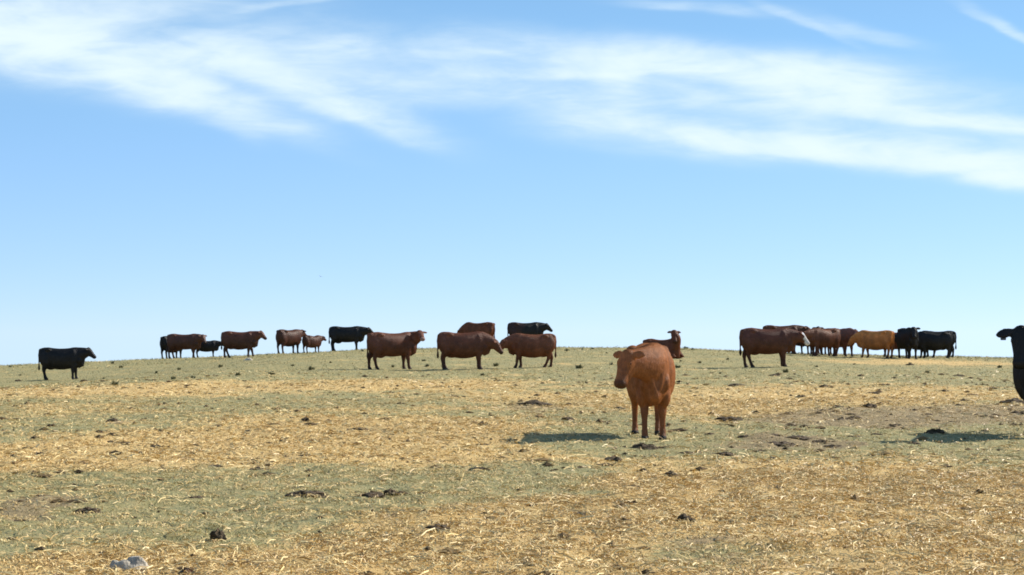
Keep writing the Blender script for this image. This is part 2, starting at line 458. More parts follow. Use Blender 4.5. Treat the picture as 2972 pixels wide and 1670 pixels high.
def straw_mesh():
    V, Qs, base = [], [], 0
    for (n, y0, y1, l0, l1, w0, w1) in ((260000, 9.3, 19, .02, .15, .003, .009), (190000, 19, 40, .03, .16, .006, .015), (50000, 40, 64, .06, .20, .012, .022), (9000, 80, 97, .08, .24, .014, .024)):
        X, Y = scatter(n, y0, y1)
        s, e = cover(X, Y)
        clump = sstep(-1.0, 1.2, sines(X, Y, 21, 10, .55) + .6 * sines(X, Y, 22, 8, 1.6))
        keep = rng.uniform(0, 1, n) < (0.05 + 0.95 * s) * (.22 + .78 * clump) * (1 - .4 * e)
        keep &= clear_of_dung(X, Y)
        X, Y, s = X[keep], Y[keep], s[keep]
        k = len(X)
        a = rng.uniform(0, 2 * PI, k); L = (l0 + (l1 - l0) * rng.uniform(0, 1, k) ** 2.2) * np.where(rng.uniform(0, 1, k) > .975, 2.1, 1.0); w = rng.uniform(w0, w1, k)
        bend = rng.normal(0, .2, k); tilt = rng.normal(0, .16, k); roll = rng.normal(0, .6, k)
        z0 = surf(X, Y) + .004 + np.abs(rng.normal(0, .012, k))
        pts = []
        for t in (-.5, 0, .5):
            aa = a + bend * t
            pts.append(np.stack([X + np.cos(aa) * L * t, Y + np.sin(aa) * L * t, z0 + np.abs(np.tan(np.clip(tilt, -.9, .9)) * L * (t + .5 * np.sign(tilt))) + .012 * (t == 0)], 1))
        wv = np.stack([-np.sin(a) * np.cos(roll), np.cos(a) * np.cos(roll), np.sin(roll)], 1) * (w / 2)[:, None]
        vv = np.stack([pts[0] - wv, pts[0] + wv, pts[1] - wv, pts[1] + wv, pts[2] - wv, pts[2] + wv], 1)
        q0 = np.array([[0, 2, 3, 1], [2, 4, 5, 3]])
        q = (np.arange(k) * 6)[:, None, None] + q0[None] + base
        V.append(vv.reshape(-1, 3)); Qs.append(q.reshape(-1, 4)); base += k * 6
    o = np_mesh('straw', np.concatenate(V), np.concatenate(Qs), M_STRAW)
    tag(o, 'loose golden straw litter strewn in bands over the pasture', 'straw', kind='stuff')
straw_mesh()

def turf_mesh():
    V, Qs, base = [], [], 0
    for (n, y0, y1, h0, h1, w0, w1) in ((170000, 9.3, 22, .008, .035, .004, .009), (150000, 22, 50, .010, .04, .007, .015), (90000, 50, 86, .012, .05, .014, .03), (60000, 86, 104, .02, .11, .014, .03)):
        X, Y = scatter(n, y0, y1)
        s, e = cover(X, Y)
        clump = sstep(-1.0, 1.3, sines(X, Y, 31, 10, .45) + .7 * sines(X, Y, 32, 8, 2.2))
        keep = rng.uniform(0, 1, n) < (0.08 + .92 * (1 - s)) * (.1 + .9 * clump) * (1 - .5 * e)
        keep &= clear_of_dung(X, Y)
        X, Y = X[keep], Y[keep]; k = len(X)
        a = rng.uniform(0, 2 * PI, k); h = h0 + (h1 - h0) * rng.uniform(0, 1, k) ** 2; w = rng.uniform(w0, w1, k)
        lean = np.abs(rng.normal(.9, .6, k)); la = rng.uniform(0, 2 * PI, k)
        z = surf(X, Y) - .004
        b0 = np.stack([X, Y, z], 1); wv = np.stack([np.cos(a), np.sin(a), 0 * a], 1) * (w / 2)[:, None]
        tip = b0 + np.stack([np.cos(la) * lean * h, np.sin(la) * lean * h, h], 1)
        vv = np.stack([b0 - wv, b0 + wv, tip + wv * .3, tip - wv * .3], 1)
        q = (np.arange(k) * 4)[:, None] + np.arange(4)[None] + base
        V.append(vv.reshape(-1, 3)); Qs.append(q); base += k * 4
    o = np_mesh('grass', np.concatenate(V), np.concatenate(Qs), M_BLADE)
    tag(o, 'short grazed grey green grass of the pasture', 'grass', kind='stuff')
turf_mesh()

def crumb_mesh():
    """dung crumbs and dry clods the size of a thumb to a fist, past counting"""
    n = 6500
    X, Y = scatter(n, 9.5, 60, power=1.3)
    s, e = cover(X, Y)
    cl = sstep(-.4, 1.6, sines(X, Y, 41, 9, 1.3) + .8 * sines(X, Y, 42, 7, 4.0))
    keep = rng.uniform(0, 1, n) < (.08 + .92 * cl) * (.6 + .4 * e)
    X, Y = X[keep], Y[keep]; k = len(X)
    r = .009 + .040 * rng.uniform(0, 1, k) ** 3.5 + .0004 * Y
    base = np.array([(1, 0, .1), (.3, .95, .0), (-.85, .55, .1), (-.8, -.6, 0), (.35, -.9, .1), (0, 0, .9), (0, 0, -.4)])
    tri = np.array([(0, 1, 5), (1, 2, 5), (2, 3, 5), (3, 4, 5), (4, 0, 5), (1, 0, 6), (2, 1, 6), (3, 2, 6), (4, 3, 6), (0, 4, 6)])
    a = rng.uniform(0, 2 * PI, k)
    j = 1 + rng.normal(0, .22, (k, 7, 3))
    P = base[None] * j
    x = P[..., 0] * np.cos(a)[:, None] - P[..., 1] * np.sin(a)[:, None]; y = P[..., 0] * np.sin(a)[:, None] + P[..., 1] * np.cos(a)[:, None]
    z0 = surf(X, Y)
    el = rng.uniform(1.0, 2.6, k)
    V = np.stack([X[:, None] + x * (r * el)[:, None], Y[:, None] + y * r[:, None], z0[:, None] + .3 * r[:, None] + P[..., 2] * (r * .75)[:, None]], -1).reshape(-1, 3)
    Q = ((np.arange(k) * 7)[:, None, None] + tri[None]).reshape(-1, 3)
    o = np_mesh('dung_crumbs', V, Q, M_CRUMB)
    tag(o, 'dark crumbs of dry dung and soil sprinkled over the pasture', 'dung crumbs', kind='stuff')
M_CRUMB = strand_mat('crumbs', [(0, (.045, .030, .012)), (.5, (.11, .07, .03)), (1, (.24, .155, .065))], .9)
crumb_mesh()

# ------------------------------------------------------------------ cattle
def cow_mat():
    m, N, b = new_mat('cow_coat')
    col = N.n('ShaderNodeAttribute', attribute_name='coat').outputs['Color']
    tcn = N.n('ShaderNodeTexCoord').outputs['Object']
    n1 = N.noise(tcn, 3.0, 4, .55); n2 = N.noise(N.vmap(tcn, scale=(14, 14, 5)), 3.0, 4, .65); n3 = N.noise(N.vmap(tcn, scale=(60, 60, 22)), 3.0, 2, .6)
    k = N.m('ADD', N.mapr(n1, .3, .7, -.24, .24), N.mapr(n2, .25, .75, -.22, .22))
    k = N.m('ADD', N.m('ADD', k, N.mapr(n3, .3, .7, -.1, .1)), 1.0)
    c = N.n('ShaderNodeVectorMath', operation='SCALE')
    N.link(col, c.inputs[0]); N.link(k, c.inputs['Scale'])
    dusty = N.n('ShaderNodeVectorMath', operation='MULTIPLY_ADD')
    N.link(c.outputs[0], dusty.inputs[0]); dusty.inputs[1].default_value = (1.25, 1.35, 1.6); dusty.inputs[2].default_value = (.012, .010, .008)
    nd = N.noise(N.vmap(tcn, loc=(3, 1, 7)), 5.0, 5, .6)
    cfin = N.mix(N.m('MULTIPLY', N.mapr(nd, .5, .72), .75), c.outputs[0], dusty.outputs[0])
    N.t.nodes.remove(b)
    b = N.n('ShaderNodeBsdfDiffuse'); b.inputs['Roughness'].default_value = .6
    gl = N.n('ShaderNodeBsdfGlossy'); gl.inputs['Roughness'].default_value = .42
    ms = N.n('ShaderNodeMixShader'); ms.inputs[0].default_value = .028
    N.link(b.outputs[0], ms.inputs[1]); N.link(gl.outputs[0], ms.inputs[2])
    N.link(ms.outputs[0], [x for x in N.t.nodes if x.type == 'OUTPUT_MATERIAL'][0].inputs['Surface'])
    N.link(cfin, b.inputs['Color'])
    bp = N.n('ShaderNodeBump'); bp.inputs['Strength'].default_value = .7; bp.inputs['Distance'].default_value = .02
    N.link(N.m('MULTIPLY_ADD', n2, 1.0, N.m('MULTIPLY', n3, .5)), bp.inputs['Height'])
    N.link(bp.outputs[0], b.inputs['Normal']); N.link(bp.outputs[0], gl.inputs['Normal'])
    return m
M_COW = cow_mat()
m_, N_, b_ = new_mat('eye'); b_.inputs['Base Color'].default_value = (.006, .005, .004, 1); b_.inputs['Roughness'].default_value = .08; M_EYE = m_
def plain(name, c, r):
    m, N, b = new_mat(name)
    n = N.noise(N.n('ShaderNodeTexCoord').outputs['Object'], 40, 3)
    N.link(N.mix(N.mapr(n, .3, .7), tuple(x * .8 for x in c), tuple(x * 1.15 for x in c)), b.inputs['Base Color'])
    b.inputs['Roughness'].default_value = r
    return m
M_TAG = plain('ear_tag', (.05, .06, .085), .5)
M_BIRD = plain('plumage', (.10, .10, .11), .8)

class Parts:
    def __init__(s): s.v = []; s.f = []
    def loft(s, rings, n=18):
        """rings: (centre, side axis, up axis, half width, half up, half down, exponent)"""
        b = len(s.v)
        for (c, sd_, up, a, hu, hd, ex) in rings:
            c = np.array(c, float); sd_ = np.array(sd_, float); up = np.array(up, float)
            for i in range(n):
                t = 2 * PI * i / n
                cx, cy = math.cos(t), math.sin(t)
                r = 1.0 / ((abs(cx) ** ex + abs(cy) ** ex) ** (1 / ex))
                s.v.append(c + sd_ * (a * cx * r) + up * ((hu if cy > 0 else hd) * cy * r))
        m = len(rings)
        for k in range(m - 1):
            for i in range(n):
                j = (i + 1) % n
                s.f.append((b + k * n + i, b + k * n + j, b + (k + 1) * n + j, b + (k + 1) * n + i))
        for k, flip in ((0, True), (m - 1, False)):
            s.v.append(np.array(rings[k][0], float)); ci = len(s.v) - 1
            for i in range(n):
                j = (i + 1) % n
                f = (b + k * n + i, b + k * n + j, ci)
                s.f.append(f[::-1] if flip else f)
    def tube(s, pts, n=14, ref=(0, 1, 0)):
        """pts: (centre, radius along ref, radius across)"""
        P = [np.array(p[0], float) for p in pts]
        rings = []
        for i, p in enumerate(pts):
            d = P[min(i + 1, len(P) - 1)] - P[max(i - 1, 0)]
            d = d / (np.linalg.norm(d) + 1e-9)
            sd_ = np.array(ref, float) - d * np.dot(ref, d); sd_ /= np.linalg.norm(sd_) + 1e-9
            up = np.cross(d, sd_)
            rings.append((P[i], sd_, up, p[1], p[2], p[2], 2.0))
        s.loft(rings, n)
    def ball(s, c, rx, ry, rz, n=14):
        rings = []
        for k in range(9):
            t = PI * (k + .02) / 8.04
            rings.append(((c[0] - rx * math.cos(t), c[1], c[2]), (0, 1, 0), (0, 0, 1), ry * max(math.sin(t), .02), rz * max(math.sin(t), .02), rz * max(math.sin(t), .02), 2.0))
        s.loft(rings, n)

def lerp(a, b, t): return a + (b - a) * t

def build_cow(name, coat, legs=(0, 0, 0, 0), neck=(12, 0), head=(-35, 0), neck_len=.54, belly=1.0, lying=False, calf=False,
              white_face=False, pale_muzzle=False, voxel=.021, rear=None, tail_sway=0.0, light=None, dark_legs=.55, stance=1.0, ear=(.9, .22), label_seed='', leg_k=.96, wide=1.0):
    """one continuous body: trunk, neck, head with ears, four jointed legs, tail; faces +x, hooves on z = 0
    legs: fore-aft foot offsets of front left, front right, hind left, hind right. neck/head: (elevation, yaw) in degrees, both in the cow's frame"""
    B = Parts()
    dz = -.58 if lying else 0.0
    lz = 1.0
    trunk = [  # x, top, bottom, half width
        (-.89, 1.23, 1.00, .08), (-.865, 1.305, .80, .17), (-.80, 1.365, .66, .235), (-.68, 1.395, .57, .285), (-.50, 1.405, .53, .315), (-.30, 1.375, .475, .35),
        (-.05, 1.350, .440, .375), (.18, 1.350, .445, .370), (.38, 1.365, .475, .330), (.54, 1.400, .51, .290), (.68, 1.410, .53, .250), (.81, 1.375, .56, .210), (.91, 1.31, .61, .165), (.98, 1.24, .70, .11)]
    vr = np.random.default_rng(sum(map(ord, label_seed)) if label_seed else 1)
    j1, j2, j3 = vr.normal(0, .012), vr.normal(0, .03), vr.normal(0, .035)
    trunk = [(x, zt + j1 * math.sin(x * 5), zb - (j2 if -.6 < x < .6 else 0) * math.cos(x * 2), w * (1 + j3) * wide) for (x, zt, zb, w) in trunk]
    rg = []
    for (x, zt, zb, w) in trunk:
        bm = belly if -.5 < x < .5 else 1.0
        zb2 = 1.0 - (1.0 - zb) * (1 + (bm - 1) * .6)
        w2 = w * bm
        c = zb2 + (zt - zb2) * .52
        rg.append(((x, 0, c + dz), (0, 1, 0), (0, 0, 1), w2, zt - c, c - zb2, 2.35))
    B.loft(rg, 24)
    # hook bones, hips, shoulders
    for sg in (-1, 1):
        B.ball((-.46, sg * .225, 1.285 + dz), .13, .10, .08)
        B.ball((-.80, sg * .12, 1.27 + dz), .10, .07, .09)
        B.ball((-.64, sg * .17, .96 + dz), .23, .14, .36)
        B.ball((.57, sg * .175, .98 + dz), .20, .12, .36)
        B.ball((.82, sg * .14, .84 + dz), .11, .09, .15)
        B.ball((.63, sg * .165, .66 + dz), .12, .09, .20)
    # neck
    ne, ny = math.radians(neck[0]), math.radians(neck[1])
    nb = np.array([.68, 0, 1.07 + dz])
    dirn = np.array([math.cos(ne) * math.cos(ny), math.cos(ne) * math.sin(ny), math.sin(ne)])
    poll = nb + dirn * neck_len
    ctrl = nb + np.array([.30, 0, .30 * math.tan(ne) * .6])
    pts = []
    for t in np.linspace(0, 1, 7):
        p = (1 - t) ** 2 * nb + 2 * t * (1 - t) * ctrl + t * t * (poll - np.array([0, 0, .09]))
        pts.append((p, lerp(.230, .130, t ** 1.0), lerp(.35, .185, t ** 1.0)))
    s_ref = np.array([-math.sin(ny * .6), math.cos(ny * .6), 0])
    B.tube(pts, 18, ref=s_ref)
    # dewlap / brisket
    p1 = (1 - .55) ** 2 * nb + 2 * .55 * .45 * ctrl + .55 ** 2 * poll
    B.tube([((.74, 0, .60 + dz), .11, .12), ((.89, 0, .68 + dz), .095, .14), (lerp(np.array([.96, 0, .82 + dz]), p1 - np.array([0, 0, .16]), .6), .055, .10), (p1 - np.array([0, 0, .12]), .045, .06)], 12)
    # head
    he, hy = math.radians(head[0]), math.radians(head[1])
    hd = np.array([math.cos(he) * math.cos(hy), math.cos(he) * math.sin(hy), math.sin(he)])
    hs = np.array([-math.sin(hy), math.cos(hy), 0]); hu = np.cross(hd, hs)
    HL = .47
    p0 = poll - hd * .05 + hu * .01
    prof = [(-.03, .080, .085, .085, 2.2), (.03, .122, .112, .135, 2.5), (.10, .130, .112, .178, 2.6), (.19, .128, .105, .195, 2.6), (.28, .108, .090, .168, 2.5), (.36, .093, .078, .130, 2.4), (.43, .094, .074, .106, 2.4), (.485, .099, .070, .094, 2.6), (.525, .083, .052, .072, 2.3), (.545, .04, .025, .035, 2.0)]
    B.loft([(p0 + hd * t, hs, hu, a, u, d, ex) for (t, a, u, d, ex) in prof], 18)
    for sg in (-1, 1):                                    # brow ridges, nostril pads and ears
        c = p0 + hd * .17 + hs * sg * .098 + hu * .058
        B.tube([(c - hd * .045, .02, .02), (c, .034, .034), (c + hd * .05, .02, .02)], 10)
        r = p0 + hd * .035 + hs * sg * .085 + hu * .03
        e1 = (hs * sg * .95 - hd * .22 - np.array([0, 0, ear[1]]))
        e1 = e1 / np.linalg.norm(e1)
        flat = np.cross(e1, hd); flat /= np.linalg.norm(flat)
        wid = np.cross(flat, e1)
        B.loft([(r + e1 * q * ear[0], wid, flat, w_ * (.4 + .6 * ear[0]), f_, f_, 2) for q, w_, f_ in ((0, .030, .022), (.07, .062, .026), (.15, .080, .024), (.22, .058, .022), (.27, .022, .016))], 12)
    ear_r = p0 + hd * .035 - hs * .085 + hu * .03
    # legs
    if not lying:
        for k, sg in ((0, 1), (1, -1)):
            fx = legs[k]; y = .165 * stance * sg
            B.tube([((.56, sg * .17, 1.00), 0.137 * leg_k, 0.217 * leg_k), ((.58 + fx * .05, sg * .175, .80), 0.131 * leg_k, 0.177 * leg_k), ((.57 + fx * .22, lerp(y, sg * .16, .5), .62), 0.100 * leg_k, 0.125 * leg_k), ((.575 + fx * .42, y, .48), 0.075 * leg_k, 0.091 * leg_k), ((.585 + fx * .58, y, .39), 0.068 * leg_k, 0.080 * leg_k),
                    ((.585 + fx * .70, y, .31), 0.052 * leg_k, 0.062 * leg_k), ((.585 + fx * .86, y, .18), 0.048 * leg_k, 0.055 * leg_k), ((.59 + fx * .95, y, .115), 0.057 * leg_k, 0.065 * leg_k), ((.605 + fx * .98, y, .075), 0.054 * leg_k, 0.063 * leg_k), ((.625 + fx, y, .035), 0.068 * leg_k, 0.082 * leg_k), ((.63 + fx, y, .0), 0.073 * leg_k, 0.091 * leg_k)], 14)
        for k, sg in ((2, 1), (3, -1)):
            fx = legs[k]; y = .17 * sg
            B.tube([((-.60, sg * .16, 1.06), 0.160 * leg_k, 0.296 * leg_k), ((-.58 + fx * .05, sg * .19, .88), 0.154 * leg_k, 0.285 * leg_k), ((-.58 + fx * .15, sg * .20, .72), 0.135 * leg_k, 0.228 * leg_k), ((-.64 + fx * .30, sg * .19, .59), 0.093 * leg_k, 0.142 * leg_k), ((-.705 + fx * .48, y, .48), 0.066 * leg_k, 0.093 * leg_k), ((-.72 + fx * .56, y, .41), 0.059 * leg_k, 0.078 * leg_k),
                    ((-.705 + fx * .70, y, .31), 0.051 * leg_k, 0.062 * leg_k), ((-.685 + fx * .86, y, .18), 0.048 * leg_k, 0.055 * leg_k), ((-.67 + fx * .95, y, .115), 0.057 * leg_k, 0.065 * leg_k), ((-.655 + fx * .98, y, .075), 0.055 * leg_k, 0.063 * leg_k), ((-.635 + fx, y, .035), 0.068 * leg_k, 0.082 * leg_k), ((-.63 + fx, y, 0.0), 0.073 * leg_k, 0.091 * leg_k)], 14)
    else:
        for sg in (-1, 1):
            B.tube([((.55, sg * .24, .42), .10, .14), ((.80, sg * .26, .20), .08, .10), ((.98, sg * .25, .10), .06, .07), ((.80, sg * .22, .06), .05, .05), ((.62, sg * .20, .06), .05, .05)], 12)
            B.tube([((-.60, sg * .26, .42), .12, .22), ((-.30, sg * .40, .22), .12, .16), ((-.12, sg * .44, .12), .08, .09), ((-.40, sg * .46, .07), .055, .06), ((-.15, sg * .48, .06), .05, .05), ((.06, sg * .48, .05), .05, .05)], 12)
    # udder / sheath line
    if not lying and not calf:
        B.ball((-.40, 0, .53), .19, .14, .10)
    # tail
    if lying:
        tp = [(-.95, 0, .74), (-1.02, .02, .55), (-1.03, .06, .3), (-1.0, .12, .10), (-.9, .2, .06)]
    else:
        tp = [(-.80, 0, 1.33), (-.885, 0, 1.27), (-.92, tail_sway * .3, 1.08), (-.915, tail_sway * .6, .88), (-.905, tail_sway * .9, .68), (-.90, tail_sway, .50), (-.90, tail_sway, .40)]
    rr = [.045, .040, .030, .026, .030, .052, .022] if not lying else [.04, .032, .028, .04, .03]
    B.tube([(p, r, r) for p, r in zip(tp, rr)], 10)

    me = bpy.data.meshes.new(name)
    me.from_pydata([tuple(v) for v in B.v], [], B.f)
    ob = bpy.data.objects.new(name, me)
    COL.objects.link(ob)
    rm = ob.modifiers.new('r', 'REMESH'); rm.mode = 'VOXEL'; rm.voxel_size = voxel; rm.use_smooth_shade = True
    sm = ob.modifiers.new('s', 'SMOOTH'); sm.factor = .5; sm.iterations = 3
    dg = bpy.context.evaluated_depsgraph_get()
    new = bpy.data.meshes.new_from_object(ob.evaluated_get(dg))
    ob.modifiers.clear()
    ob.data = new
    bpy.data.meshes.remove(me)
    new.name = name
    # coat colour, carried per vertex
    nvv = len(new.vertices)
    co = np.empty(nvv * 3); new.vertices.foreach_get('co', co); co = co.reshape(-1, 3)
    C = np.tile(np.array(coat, float), (nvv, 1))
    if rear is not None:
        f = sstep(.05, -.25, co[:, 0] + .12 * np.sin(co[:, 2] * 9))[:, None]
        C = C * (1 - f) + np.array(rear) * f
    if light is not None:                                 # sunlit back painted into the coat: paler with height
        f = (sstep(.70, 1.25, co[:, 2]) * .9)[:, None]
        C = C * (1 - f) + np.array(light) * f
    rel = co - p0
    t = rel @ hd; lat = rel @ hs; upc = rel @ hu
    rad = np.sqrt(lat ** 2 + upc ** 2)
    mz = sstep(.42, .48, t) * (rad < .16)
    mcol = np.array((.42, .25, .19)) if pale_muzzle else np.array(coat) * .35
    C = C * (1 - mz[:, None]) + mcol * mz[:, None]
    if white_face:
        wf = (sstep(.02, .09, t) * (rad < .19) * (np.abs(lat) < .118) * sstep(-.07, .0, upc + .05 * (t > .35)))
        C = C * (1 - wf[:, None]) + np.array((.80, .76, .72)) * wf[:, None]
        mz2 = sstep(.40, .46, t) * (rad < .16)
        C = C * (1 - mz2[:, None]) + np.array((.72, .66, .62)) * mz2[:, None]
    if not lying:
        lg = sstep(.52, .25, co[:, 2]) * ((np.abs(co[:, 1]) > .05)) * (np.abs(rad) > .25)
        C = C * (1 - lg[:, None] * (1 - dark_legs))
        hf = sstep(.075, .06, co[:, 2]) * (rad > .25)
        C = C * (1 - hf[:, None]) + np.array((.03, .025, .02)) * hf[:, None]
        sw = sstep(-.85, -.86, co[:, 0]) * sstep(.66, .55, co[:, 2]) * (np.abs(co[:, 1] - tail_sway) < .09)
        C = C * (1 - .6 * sw[:, None])
    at_ = new.attributes.new('coat', 'FLOAT_COLOR', 'POINT')
    at_.data.foreach_set('color', np.concatenate([C, np.ones((nvv, 1))], 1).astype(np.float32).ravel())
    new.materials.clear(); new.materials.append(M_COW)
    new.polygons.foreach_set('use_smooth', [True] * len(new.polygons))
    return ob, dict(p0=p0, hd=hd, hs=hs, hu=hu, ear=ear_r)

def add_eyes(ob, fr):
    for sg in (-1, 1):
        c = fr['p0'] + fr['hd'] * .185 + fr['hs'] * sg * .108 + fr['hu'] * .045
        B = Parts(); B.ball((0, 0, 0), .021, .021, .021, 12)
        e = mesh_obj('eye', [v + c for v in B.v], B.f, M_EYE, ob)
def add_tag(ob, p, drop=.10, yaw=0.0):
    B = Parts()
    w, h, th = .036, .085, .006
    cy, sy = math.cos(yaw), math.sin(yaw)
    X = np.array((cy, sy, 0)); Yv = np.array((-sy, cy, 0))
    rings = []
    for (z, k) in ((0, .35), (-.012, .55), (-.03, .95), (-.045, 1.0), (-h + .01, 1.0), (-h, .85)):
        rings.append((np.array(p) + np.array((0, 0, z)), Yv, X, w * k, th, th, 3.5))
    B.loft(rings, 16)
    mesh_obj('ear_tag', B.v, B.f, M_TAG, ob)

RED = (.295, .102, .030)
REDB = (.150, .045, .016)
BRN = (.105, .033, .014)
DBRN = (.066, .024, .013)
TAN = (.36, .165, .055)
TANR = (.36, .13, .032)
BLK = (.0085, .008, .0085)

def place(ob, px, Y, heading, s=1.0, dz=0.0):
    X = (px - 1486) / F * Y
    a = math.radians(heading)
    ob.rotation_euler = (0, 0, a)
    ob.scale = (s, s, s)
    hx, hy = math.cos(a), math.sin(a)
    zs = [float(surf(X + hx * t * s, Y + hy * t * s)) for t in (-.7, 0, .65)]
    ob.location = (X, Y, sum(zs) / 3 - .012 + dz)
    return ob

CAT, GRP = 'cow', 'cattle standing on the pasture'
def cow(px, Y, heading, label, coat, s=1.0, dz=0.0, name='cow', cat=CAT, eyes=False, **kw):
    ob, fr = build_cow(name, coat, label_seed=label, **kw)
    place(ob, px, Y, heading, s, dz)
    tag(ob, label, cat, GRP)
    if eyes: add_eyes(ob, fr)
    return ob, fr

# heading: 0 faces right, 180 left, -90 towards the camera, 90 away
# near red cow, front on, head hung and turned to its right
o, fr = cow(1886, 25.6, -90, 'rusty red cow close by, facing the camera with lowered head', RED, 1.0, eyes=True, voxel=.016,
            legs=(.04, .10, .02, -.10), neck=(13, -38), head=(-64, -46), neck_len=.64, belly=1.02, ear=(.82, .22), leg_k=.86, wide=.90, dark_legs=.75, stance=.8)
# right-edge black cow
o, fr = cow(3022, 25.7, -106, 'black cow cut off by the right edge, ear tag hanging from its ear', BLK, 1.10, eyes=True, voxel=.016,
            legs=(.0, .05, .0, -.08), neck=(38, -36), head=(-68, -10), neck_len=.56, ear=(.95, .42))
eo = fr['ear'] - fr['hs'] * .15 + np.array((.0, 0, -.035))
add_tag(o, eo, yaw=0.0)
# middle row
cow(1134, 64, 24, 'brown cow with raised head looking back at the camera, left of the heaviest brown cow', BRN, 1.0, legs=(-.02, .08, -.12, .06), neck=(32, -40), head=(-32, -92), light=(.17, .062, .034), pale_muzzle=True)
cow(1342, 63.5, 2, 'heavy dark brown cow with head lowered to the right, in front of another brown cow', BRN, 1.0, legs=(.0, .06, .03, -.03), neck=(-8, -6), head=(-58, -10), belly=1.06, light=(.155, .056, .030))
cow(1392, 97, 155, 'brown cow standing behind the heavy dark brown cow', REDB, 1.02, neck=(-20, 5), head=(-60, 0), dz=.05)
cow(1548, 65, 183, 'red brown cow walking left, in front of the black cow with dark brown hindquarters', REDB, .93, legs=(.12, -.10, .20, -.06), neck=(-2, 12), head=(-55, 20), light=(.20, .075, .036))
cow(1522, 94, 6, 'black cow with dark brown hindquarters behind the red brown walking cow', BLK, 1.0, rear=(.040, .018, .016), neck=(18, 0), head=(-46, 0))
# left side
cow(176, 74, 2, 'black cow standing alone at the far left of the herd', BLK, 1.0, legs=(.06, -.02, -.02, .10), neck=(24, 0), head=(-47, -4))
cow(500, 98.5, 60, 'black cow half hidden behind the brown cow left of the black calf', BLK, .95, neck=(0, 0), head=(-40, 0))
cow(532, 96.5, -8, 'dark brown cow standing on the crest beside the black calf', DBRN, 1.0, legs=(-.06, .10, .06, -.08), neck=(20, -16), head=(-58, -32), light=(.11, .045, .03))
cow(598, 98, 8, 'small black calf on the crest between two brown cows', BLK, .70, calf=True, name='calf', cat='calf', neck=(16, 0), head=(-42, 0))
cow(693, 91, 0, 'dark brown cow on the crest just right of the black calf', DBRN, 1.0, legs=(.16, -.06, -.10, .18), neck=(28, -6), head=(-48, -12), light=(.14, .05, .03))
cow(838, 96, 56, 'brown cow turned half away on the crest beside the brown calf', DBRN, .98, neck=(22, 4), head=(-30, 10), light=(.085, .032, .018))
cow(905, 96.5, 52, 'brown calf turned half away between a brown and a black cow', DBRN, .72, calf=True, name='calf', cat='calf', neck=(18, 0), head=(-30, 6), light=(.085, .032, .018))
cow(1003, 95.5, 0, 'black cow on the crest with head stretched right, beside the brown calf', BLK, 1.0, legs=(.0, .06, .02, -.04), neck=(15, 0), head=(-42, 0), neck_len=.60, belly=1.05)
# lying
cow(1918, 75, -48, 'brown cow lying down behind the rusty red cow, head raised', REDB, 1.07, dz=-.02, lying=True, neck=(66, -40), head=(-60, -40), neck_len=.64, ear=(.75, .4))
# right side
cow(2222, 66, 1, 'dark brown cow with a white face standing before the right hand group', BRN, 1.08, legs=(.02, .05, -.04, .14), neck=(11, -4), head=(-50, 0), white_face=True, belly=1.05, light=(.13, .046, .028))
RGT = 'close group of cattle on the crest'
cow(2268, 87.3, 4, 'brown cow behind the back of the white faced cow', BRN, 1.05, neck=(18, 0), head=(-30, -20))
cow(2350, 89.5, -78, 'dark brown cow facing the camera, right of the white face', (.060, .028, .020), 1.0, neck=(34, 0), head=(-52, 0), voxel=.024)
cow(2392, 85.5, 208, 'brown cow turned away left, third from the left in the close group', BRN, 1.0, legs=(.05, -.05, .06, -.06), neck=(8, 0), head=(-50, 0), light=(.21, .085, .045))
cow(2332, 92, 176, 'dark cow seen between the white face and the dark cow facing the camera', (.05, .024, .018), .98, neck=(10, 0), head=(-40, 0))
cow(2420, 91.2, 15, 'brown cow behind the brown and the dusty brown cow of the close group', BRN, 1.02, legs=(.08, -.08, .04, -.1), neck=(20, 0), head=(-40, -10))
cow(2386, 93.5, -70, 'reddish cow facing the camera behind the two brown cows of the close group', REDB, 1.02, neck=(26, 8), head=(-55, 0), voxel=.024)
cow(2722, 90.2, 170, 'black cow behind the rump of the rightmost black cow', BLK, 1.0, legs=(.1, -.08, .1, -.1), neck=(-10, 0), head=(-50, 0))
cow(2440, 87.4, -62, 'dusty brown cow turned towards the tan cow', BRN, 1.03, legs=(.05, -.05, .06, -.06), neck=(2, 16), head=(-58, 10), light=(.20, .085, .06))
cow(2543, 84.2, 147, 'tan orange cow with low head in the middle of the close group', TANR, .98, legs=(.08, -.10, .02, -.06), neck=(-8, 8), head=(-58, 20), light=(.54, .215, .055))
cow(2600, 89.3, 165, 'dark red cow squeezed between the tan cow and the black cows', (.16, .045, .022), .95, neck=(0, 0), head=(-50, 0))
cow(2634, 84.4, -84, 'black cow facing the camera at the head of the black cows', BLK, 1.08, neck=(30, -15), head=(-58, -10), voxel=.024)
cow(2672, 88.3, 180, 'black cow half hidden by the rightmost black cow of the close group', BLK, .98, legs=(.06, -.06, .05, -.05), neck=(8, 0), head=(-45, 0))
cow(2712, 86.6, 178, 'black cow side on at the right end of the close group', BLK, .98, legs=(-.04, .08, .06, -.08), neck=(0, 6), head=(-50, 10))

